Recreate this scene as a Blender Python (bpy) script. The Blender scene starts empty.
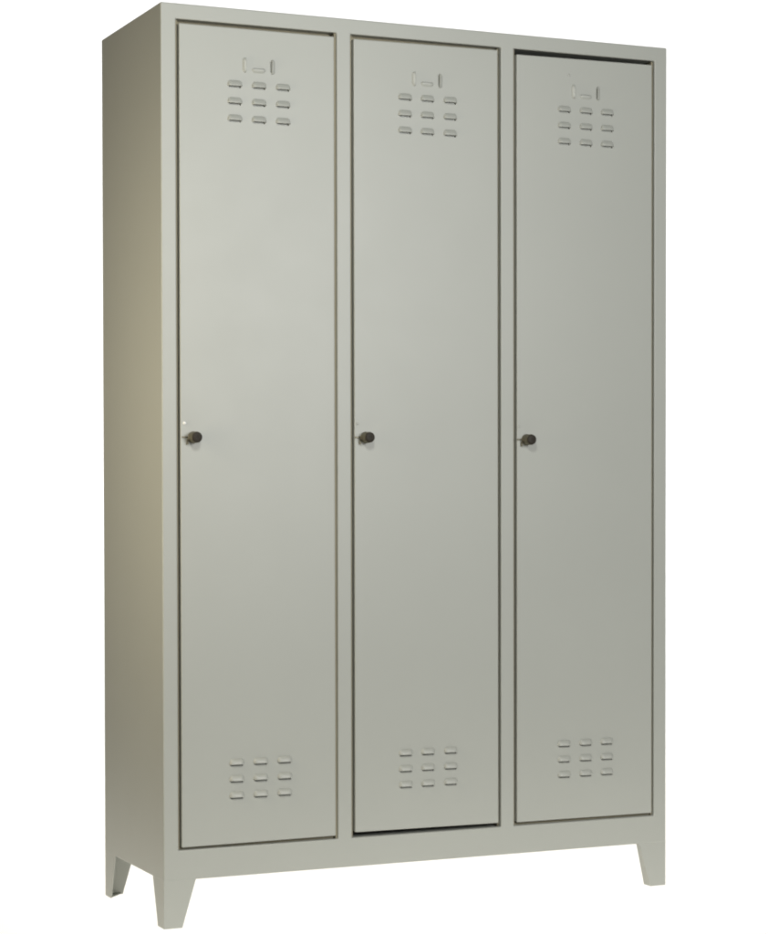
import bpy, bmesh, math, random
from mathutils import Vector, Matrix
random.seed(4)
scn = bpy.context.scene
C = scn.collection

# ---------------------------------------------------------------- materials
def paint(name, col, rough=0.45, spec=0.5, mott=0.014, bump=0.06):
    m = bpy.data.materials.new(name); m.use_nodes = True
    nt = m.node_tree; N = nt.nodes; L = nt.links
    b = N['Principled BSDF']
    tc = N.new('ShaderNodeTexCoord')
    n1 = N.new('ShaderNodeTexNoise'); n1.inputs['Scale'].default_value = 3.2; n1.inputs['Detail'].default_value = 5
    L.new(tc.outputs['Object'], n1.inputs['Vector'])
    hsv = N.new('ShaderNodeHueSaturation'); hsv.inputs['Color'].default_value = (*col, 1)
    mr = N.new('ShaderNodeMapRange'); mr.inputs['From Min'].default_value = .3; mr.inputs['From Max'].default_value = .7
    mr.inputs['To Min'].default_value = 1 - mott; mr.inputs['To Max'].default_value = 1 + mott
    L.new(n1.outputs['Fac'], mr.inputs['Value']); L.new(mr.outputs['Result'], hsv.inputs['Value'])
    L.new(hsv.outputs['Color'], b.inputs['Base Color'])
    mr2 = N.new('ShaderNodeMapRange'); mr2.inputs['From Min'].default_value = .3; mr2.inputs['From Max'].default_value = .7
    mr2.inputs['To Min'].default_value = rough - .012; mr2.inputs['To Max'].default_value = rough + .012
    n2 = N.new('ShaderNodeTexNoise'); n2.inputs['Scale'].default_value = 11; n2.inputs['Detail'].default_value = 6
    L.new(tc.outputs['Object'], n2.inputs['Vector'])
    L.new(n2.outputs['Fac'], mr2.inputs['Value']); L.new(mr2.outputs['Result'], b.inputs['Roughness'])
    b.inputs['Specular IOR Level'].default_value = spec
    # orange peel of sprayed enamel + slow waviness of thin sheet
    n3 = N.new('ShaderNodeTexNoise'); n3.inputs['Scale'].default_value = 520; n3.inputs['Detail'].default_value = 2
    L.new(tc.outputs['Object'], n3.inputs['Vector'])
    bu = N.new('ShaderNodeBump'); bu.inputs['Strength'].default_value = bump; bu.inputs['Distance'].default_value = .0004
    L.new(n3.outputs['Fac'], bu.inputs['Height'])
    n4 = N.new('ShaderNodeTexNoise'); n4.inputs['Scale'].default_value = 2.3; n4.inputs['Detail'].default_value = 1
    L.new(tc.outputs['Object'], n4.inputs['Vector'])
    bu2 = N.new('ShaderNodeBump'); bu2.inputs['Strength'].default_value = .5; bu2.inputs['Distance'].default_value = .0022
    L.new(n4.outputs['Fac'], bu2.inputs['Height']); L.new(bu.outputs['Normal'], bu2.inputs['Normal'])
    L.new(bu2.outputs['Normal'], b.inputs['Normal'])
    return m

PAINT = paint('grey_beige_enamel', (0.341, 0.350, 0.315))
BRONZE = paint('dark_bronze_metal', (0.022, 0.018, 0.012), .62, .3, .15, .02)
BRONZE.node_tree.nodes['Principled BSDF'].inputs['Metallic'].default_value = .0
STEEL = paint('dull_lock_metal', (0.13, 0.12, 0.085), .42, .5, .12, .02)
STEEL.node_tree.nodes['Principled BSDF'].inputs['Metallic'].default_value = .55
GAP_SHADE = paint('gap_shade_taupe', (0.250, 0.228, 0.165), .9, .1, .06, .3)  # taupe with the door gaps' soft shade put into its colour
PALE = paint('pale_gloss', (0.75, 0.75, 0.72), .22, .6, .03, .0)

# ---------------------------------------------------------------- helpers
def link(name, bm, mat, parent=None, smooth=False, loc=None):
    me = bpy.data.meshes.new(name)
    bmesh.ops.recalc_face_normals(bm, faces=bm.faces[:])
    bm.to_mesh(me); bm.free()
    o = bpy.data.objects.new(name, me); C.objects.link(o)
    me.materials.append(mat)
    if smooth:
        for p in me.polygons: p.use_smooth = True
    if parent: o.parent = parent
    return o

def box(bm, x0, x1, y0, y1, z0, z1):
    v = [bm.verts.new((x, y, z)) for z in (z0, z1) for y in (y0, y1) for x in (x0, x1)]
    for f in ((0,1,3,2),(4,6,7,5),(0,4,5,1),(2,3,7,6),(0,2,6,4),(1,5,7,3)):
        bm.faces.new([v[i] for i in f])
    return v

def temp(bm):
    bmesh.ops.recalc_face_normals(bm, faces=bm.faces[:])
    me = bpy.data.meshes.new('t'); bm.to_mesh(me); bm.free()
    o = bpy.data.objects.new('t', me); C.objects.link(o); return o

def boolean(o, cutter):
    m = o.modifiers.new('b', 'BOOLEAN'); m.operation = 'DIFFERENCE'; m.solver = 'EXACT'; m.object = cutter
    bake(o)
    bpy.data.objects.remove(cutter)

def bake(o):
    dg = bpy.context.evaluated_depsgraph_get(); dg.update()
    me = bpy.data.meshes.new_from_object(o.evaluated_get(dg))
    o.modifiers.clear(); o.data = me

def bevel(o, w, seg=3, ang=40, smooth=True):
    m = o.modifiers.new('bev', 'BEVEL'); m.width = w; m.segments = seg
    m.limit_method = 'ANGLE'; m.angle_limit = math.radians(ang); m.harden_normals = smooth
    if smooth:
        for p in o.data.polygons: p.use_smooth = True
    bake(o)

# ---------------------------------------------------------------- dimensions (m)
W, D, H, B = 1.1477, 0.374, 1.800, 0.0935
TOP, BOT = 1.7697, 0.1525
OPEN = [(0.0311, 0.3726), (0.4033, 0.7447), (0.7755, 1.1168)]

root = bpy.data.objects.new('metal_locker', None); C.objects.link(root)
root['label'] = 'tall grey-beige steel locker with three louvred doors on short tapered legs'
root['category'] = 'locker'

# body: folded sheet cabinet with three compartments behind the doors
bm = bmesh.new(); box(bm, 0, W, 0, D, B, H)
body = temp(bm); body.name = 'body'; body.data.materials.append(PAINT)
bm = bmesh.new()
for a, b in OPEN: box(bm, a, b, -.05, .33, BOT, TOP)
boolean(body, temp(bm))
bevel(body, .0026, 3)
body.name = 'body'; body.parent = root
# taupe strips whose colour stands in for door gap shade, none where open
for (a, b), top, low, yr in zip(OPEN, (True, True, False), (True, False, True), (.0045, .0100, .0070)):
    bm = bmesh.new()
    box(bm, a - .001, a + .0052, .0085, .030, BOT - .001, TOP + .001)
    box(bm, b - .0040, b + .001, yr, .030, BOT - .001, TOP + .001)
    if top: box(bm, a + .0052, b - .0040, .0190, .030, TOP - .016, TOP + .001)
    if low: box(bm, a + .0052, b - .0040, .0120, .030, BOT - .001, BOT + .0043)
    link('gap_shade_strip', bm, GAP_SHADE, root)

# legs: L-shaped folded brackets that taper to the floor
def leg(cx, cy, sx, sy, lip):
    bm = bmesh.new(); t = .0028
    def ring(z, w, d, l):
        pts = [(0, 0), (w, 0), (w, l), (w - t, l), (w - t, t), (t, t), (t, d), (0, d)] if lip else [(0, 0), (w, 0), (w, t), (t, t), (t, d), (0, d)]
        return [bm.verts.new((cx + sx*x, cy + sy*y, z)) for x, y in pts]
    lo = ring(0.0, .0382, .037, .026); hi = ring(B + .004, .0678, .0678, .012)
    n = len(lo)
    for i in range(n): bm.faces.new([lo[i], lo[(i+1) % n], hi[(i+1) % n], hi[i]])
    bm.faces.new(lo); bm.faces.new(hi)
    # triangular foot plate folded under the leg
    tri = [(.0015, .0015), (.0355, .0015), (.0355, .0024), (.0026, .0352), (.0015, .0352)]
    q0 = [bm.verts.new((cx + sx*x, cy + sy*y, .0004)) for x, y in tri]; q1 = [bm.verts.new((cx + sx*x, cy + sy*y, .0026)) for x, y in tri]
    bm.faces.new(q0); bm.faces.new(q1)
    for i in range(5): bm.faces.new([q0[i], q0[(i+1) % 5], q1[(i+1) % 5], q1[i]])
    o = link('leg', bm, PAINT, root)
    bevel(o, .0013, 2, 50)
e = .0005
for args in ((e, e, 1, 1, True), (W - e, e, -1, 1, True), (e, D - e, 1, -1, False)): leg(*args)

# pressed louvre: dome that rises towards the lip and is cut open there
def louvre(bm, x, z, w, h, p, rot=0.0, nu=12, nv=7, t=.0007):
    R = Matrix.Rotation(rot, 3, 'Y')
    def pt(u, v, off=0):
        # v=0 lip, v=1 far edge; plan outline is rounded towards the far edge
        a = abs(u)
        hh = math.cos(v*math.pi/2)**.8 * (1 - a**5)**.7 if a < 1 else 0
        xx = u*w/2*(1 - .07*v*v)
        zz = v*h*(1 - .30*a**7)
        q = R @ Vector((xx, 0, zz))
        return (x + q.x, y0 - p*hh + off, z + q.z)
    y0 = 0.0002
    out = [[bm.verts.new(pt(-1 + 2*i/nu, j/nv)) for i in range(nu+1)] for j in range(nv+1)]
    inn = [[bm.verts.new(pt(-1 + 2*i/nu, j/nv, t)) for i in range(nu+1)] for j in range(nv+1)]
    for g in (out, inn):
        for j in range(nv):
            for i in range(nu):
                bm.faces.new([g[j][i], g[j][i+1], g[j+1][i+1], g[j+1][i]])
    for i in range(nu):
        bm.faces.new([out[0][i], out[0][i+1], inn[0][i+1], inn[0][i]])
        bm.faces.new([out[nv][i], out[nv][i+1], inn[nv][i+1], inn[nv][i]])
    for j in range(nv):
        for i in (0, nu):
            bm.faces.new([out[j][i], out[j+1][i], inn[j+1][i], inn[j][i]])

def lathe(bm, prof, n=32):
    rings = []
    for y, r in prof:
        rings.append([bm.verts.new((r*math.cos(2*math.pi*k/n), y, r*math.sin(2*math.pi*k/n))) for k in range(n)])
    for a, b in zip(rings, rings[1:]):
        for k in range(n): bm.faces.new([a[k], a[(k+1) % n], b[(k+1) % n], b[k]])
    bm.faces.new(rings[0]); bm.faces.new(rings[-1])

ROWS_T = (1.6480, 1.6145, 1.5810); ROWS_B = (.3145, .2820, .2497)
DOORS = [  # TL, TR, BL, BR (x, z), louvre columns, knob x,z, small dome x,z
    ((.0376, 1.7622), (.3672, 1.7618), (.0380, .1573), (.3676, .1590), (.1535, .2048, .2561), (.0634, .9591)),
    ((.4098, 1.7612), (.7377, 1.7640), (.4106, .1628), (.7390, .1608), (.5244, .5750, .6272), (.4334, .9612)),
    ((.7820, 1.7588), (1.1108, 1.7612), (.7828, .1590), (1.1120, .1585), (.8955, .9480, .9996), (.8041, .9590)),
]
for k, (tl, tr, bl, br, cols, kn) in enumerate(DOORS):
    bm = bmesh.new(); t = .018
    f = [bm.verts.new((p[0], 0, p[1])) for p in (bl, br, tr, tl)]
    g = [bm.verts.new((p[0], t, p[1])) for p in (bl, br, tr, tl)]
    bm.faces.new(f); bm.faces.new(g[::-1])
    for i in range(4): bm.faces.new([f[i], f[(i+1) % 4], g[(i+1) % 4], g[i]])
    door = temp(bm); door.name = 'door'; door.data.materials.append(PAINT)
    bevel(door, .0022, 3)
    bm = bmesh.new()
    for rows in (ROWS_T, ROWS_B):
        for z in rows:
            for x in cols: box(bm, x - .0128, x + .0128, -.01, .0036, z - .0036, z + .0046)
    box(bm, cols[1] + .0225, cols[1] + .0262, -.01, .0016, 1.6800, 1.7010)
    box(bm, cols[1] - .0125, cols[1] + .0115, -.01, .0022, 1.6835, 1.6858)
    boolean(door, temp(bm))
    door.parent = root; door.name = 'door'
    for rows in (ROWS_T, ROWS_B):
        for z in rows:
            for x in cols:
                bm = bmesh.new(); louvre(bm, x, z, .0320, .0118, .0058)
                link('louvre', bm, PAINT, door, True)
    xc = cols[1] - .0005; 
    bm = bmesh.new()
    louvre(bm, xc - .0272, 1.6905, .0300, .0075, .0042, math.radians(-90))
    louvre(bm, xc + .0272, 1.6905, .0300, .0075, .0042, math.radians(90))
    louvre(bm, xc, 1.6845, .0290, .0080, .0030, math.radians(180))
    link('label_holder', bm, PAINT, door, True)
    # turn-knob lock with padlock hasp
    lx, lz = kn[0] + .0010, kn[1]
    bm = bmesh.new()
    lathe(bm, [(.0002, .0118), (-.0016, .0118), (-.0022, .0112), (-.0030, .0108), (-.0185, .0112), (-.0200, .0106)])
    lock = link('lock', bm, STEEL, door, True)
    lock.location = (lx, 0, lz)
    bevel(lock, .0003, 1, 40)
    bm = bmesh.new()
    lathe(bm, [(-.0201, .0096), (-.0206, .0101), (-.0232, .0101), (-.0242, .0092), (-.0242, .0034), (-.0230, .0030)])
    kb = link('knob', bm, BRONZE, lock, True)
    bevel(kb, .0002, 1, 50)
    # thin latch tab left of the knob, and a small piece below it
    bm = bmesh.new()
    box(bm, -.0240, -.0085, -.0022, -.0004, -.0012, .0020)
    box(bm, -.0145, -.0110, -.0040, -.0004, -.0140, -.0035)
    tb = link('latch_tab', bm, STEEL, lock)
    bevel(tb, .0005, 2, 40)
    bm = bmesh.new()
    lathe(bm, [(.0002, .0034), (-.0010, .0033), (-.0021, .0024), (-.0027, .0010)], 20)
    rv = link('small_dome', bm, PALE if k == 0 else PAINT, door, True)  # small raised dome, pale and glossy on the first door only
    if k: rv.scale = (.8, .45, .8)
    rv.location = (kn[0] - .0172, 0, kn[1] + .0275)
    if k == 2:
        bm = bmesh.new(); lathe(bm, [(.0002, .0030), (-.0006, .0028), (-.0010, .0014)], 20)
        d = link('small_dome', bm, PAINT, door, True); d.location = (.9066, 0, 1.7242)

# ---------------------------------------------------------------- added translucent sweep, lit from below and behind to go blank white
m = bpy.data.materials.new('backlit_white'); m.use_nodes = True
nt = m.node_tree; nt.nodes.clear()
out = nt.nodes.new('ShaderNodeOutputMaterial'); mix = nt.nodes.new('ShaderNodeMixShader')
tr = nt.nodes.new('ShaderNodeBsdfTranslucent'); df = nt.nodes.new('ShaderNodeBsdfDiffuse')
tr.inputs['Color'].default_value = (.95, .95, .94, 1); df.inputs['Color'].default_value = (.9, .9, .88, 1)
mix.inputs[0].default_value = .25
nt.links.new(tr.outputs[0], mix.inputs[1]); nt.links.new(df.outputs[0], mix.inputs[2]); nt.links.new(mix.outputs[0], out.inputs[0])
bm = bmesh.new()
X0, X1, YF, YB, ZT, R = -.50, 4.6, -.74, 2.6, 3.0, .9
prof = [(YF, 0), (YB - R, 0)]
prof += [(YB - R + R*math.sin(a), R - R*math.cos(a)) for a in [math.pi/2*i/16 for i in range(1, 17)]]
prof += [(YB, ZT)]
a = [bm.verts.new((X0, y, z)) for y, z in prof]; b = [bm.verts.new((X1, y, z)) for y, z in prof]
for i in range(len(prof)-1): bm.faces.new([a[i], b[i], b[i+1], a[i+1]])
sw = link('backdrop', bm, m, None, True)
sw.location.z = -.0008
sw['kind'] = 'structure'

# ---------------------------------------------------------------- lamps
def area(name, loc, target, sx, sy, power, col):
    l = bpy.data.lights.new(name, 'AREA'); l.shape = 'RECTANGLE'; l.size = sx; l.size_y = sy
    l.energy = power; l.color = col
    o = bpy.data.objects.new(name, l); C.objects.link(o); o.location = loc
    o.rotation_euler = (Vector(target) - Vector(loc)).to_track_quat('-Z', 'Y').to_euler()
    return o
area('added_floor_backlight', (2.05, .73, -.30), (2.05, .7301, 0), 5.08, 2.86, 1.19*math.pi*20.5, (1, .965, .90))  # added, unseen: lights the floor sheet from below until it clips to white
area('added_curve_backlight', (2.05, 2.75, -.15), (2.05, 2.0, .6), 5.0, 1.2, 1.28*math.pi*9, (1, 1, 1))  # added under the curve so its bend stays white too
area('added_wall_backlight', (2.05, 2.95, 1.6), (2.05, 2.0, 1.6), 5.0, 2.8, 1.25*math.pi*20, (1, 1, 1))  # added behind the upright part to wash it out white
area('front_softbox', (1.42, -3.2, 1.55), (.4, 0, 1.1), .8, 1.3, 77, (1.0, 1.0, 1.0))
area('key_lamp', (-.3, -1.7, 2.1), (.1, 0, 1.1), .35, .35, 21, (1.0, 1.0, .96))
area('warm_fill', (-.82, -.17, 1.05), (0, .14, 1.05), .3, .95, 9.6, (1, .885, .67))

w = bpy.data.worlds.new('World'); scn.world = w; w.use_nodes = True
w.node_tree.nodes['Background'].inputs['Color'].default_value = (1, .97, .9, 1)
w.node_tree.nodes['Background'].inputs['Strength'].default_value = .004

# ---------------------------------------------------------------- camera
px, py, pz, ya, pi_, ro, f, cx, cy = -1.3414, -3.8167, .8642, .3939, -.0203, -.0025, 2081.5863, 278.9614, 528.0827
fw = Vector((math.sin(ya)*math.cos(pi_), math.cos(ya)*math.cos(pi_), math.sin(pi_)))
rt = Vector((math.cos(ya), -math.sin(ya), 0)); up = rt.cross(fw)
rt, up = rt*math.cos(ro) + up*math.sin(ro), up*math.cos(ro) - rt*math.sin(ro)
cam = bpy.data.cameras.new('camera'); co = bpy.data.objects.new('camera', cam); C.objects.link(co)
M = Matrix((rt, up, -fw)).transposed().to_4x4(); M.translation = (px, py, pz); co.matrix_world = M
cam.sensor_fit = 'HORIZONTAL'; cam.sensor_width = 36; cam.lens = f*36/768
cam.shift_x = (384 - cx)/768; cam.shift_y = (cy - 467)/768
cam.clip_start = .05; cam.clip_end = 100
scn.camera = co
vs = scn.view_settings; vs.view_transform = 'Standard'; vs.look = 'None'; vs.exposure = 0; vs.gamma = 1

scn.cycles.filter_width = 2.1
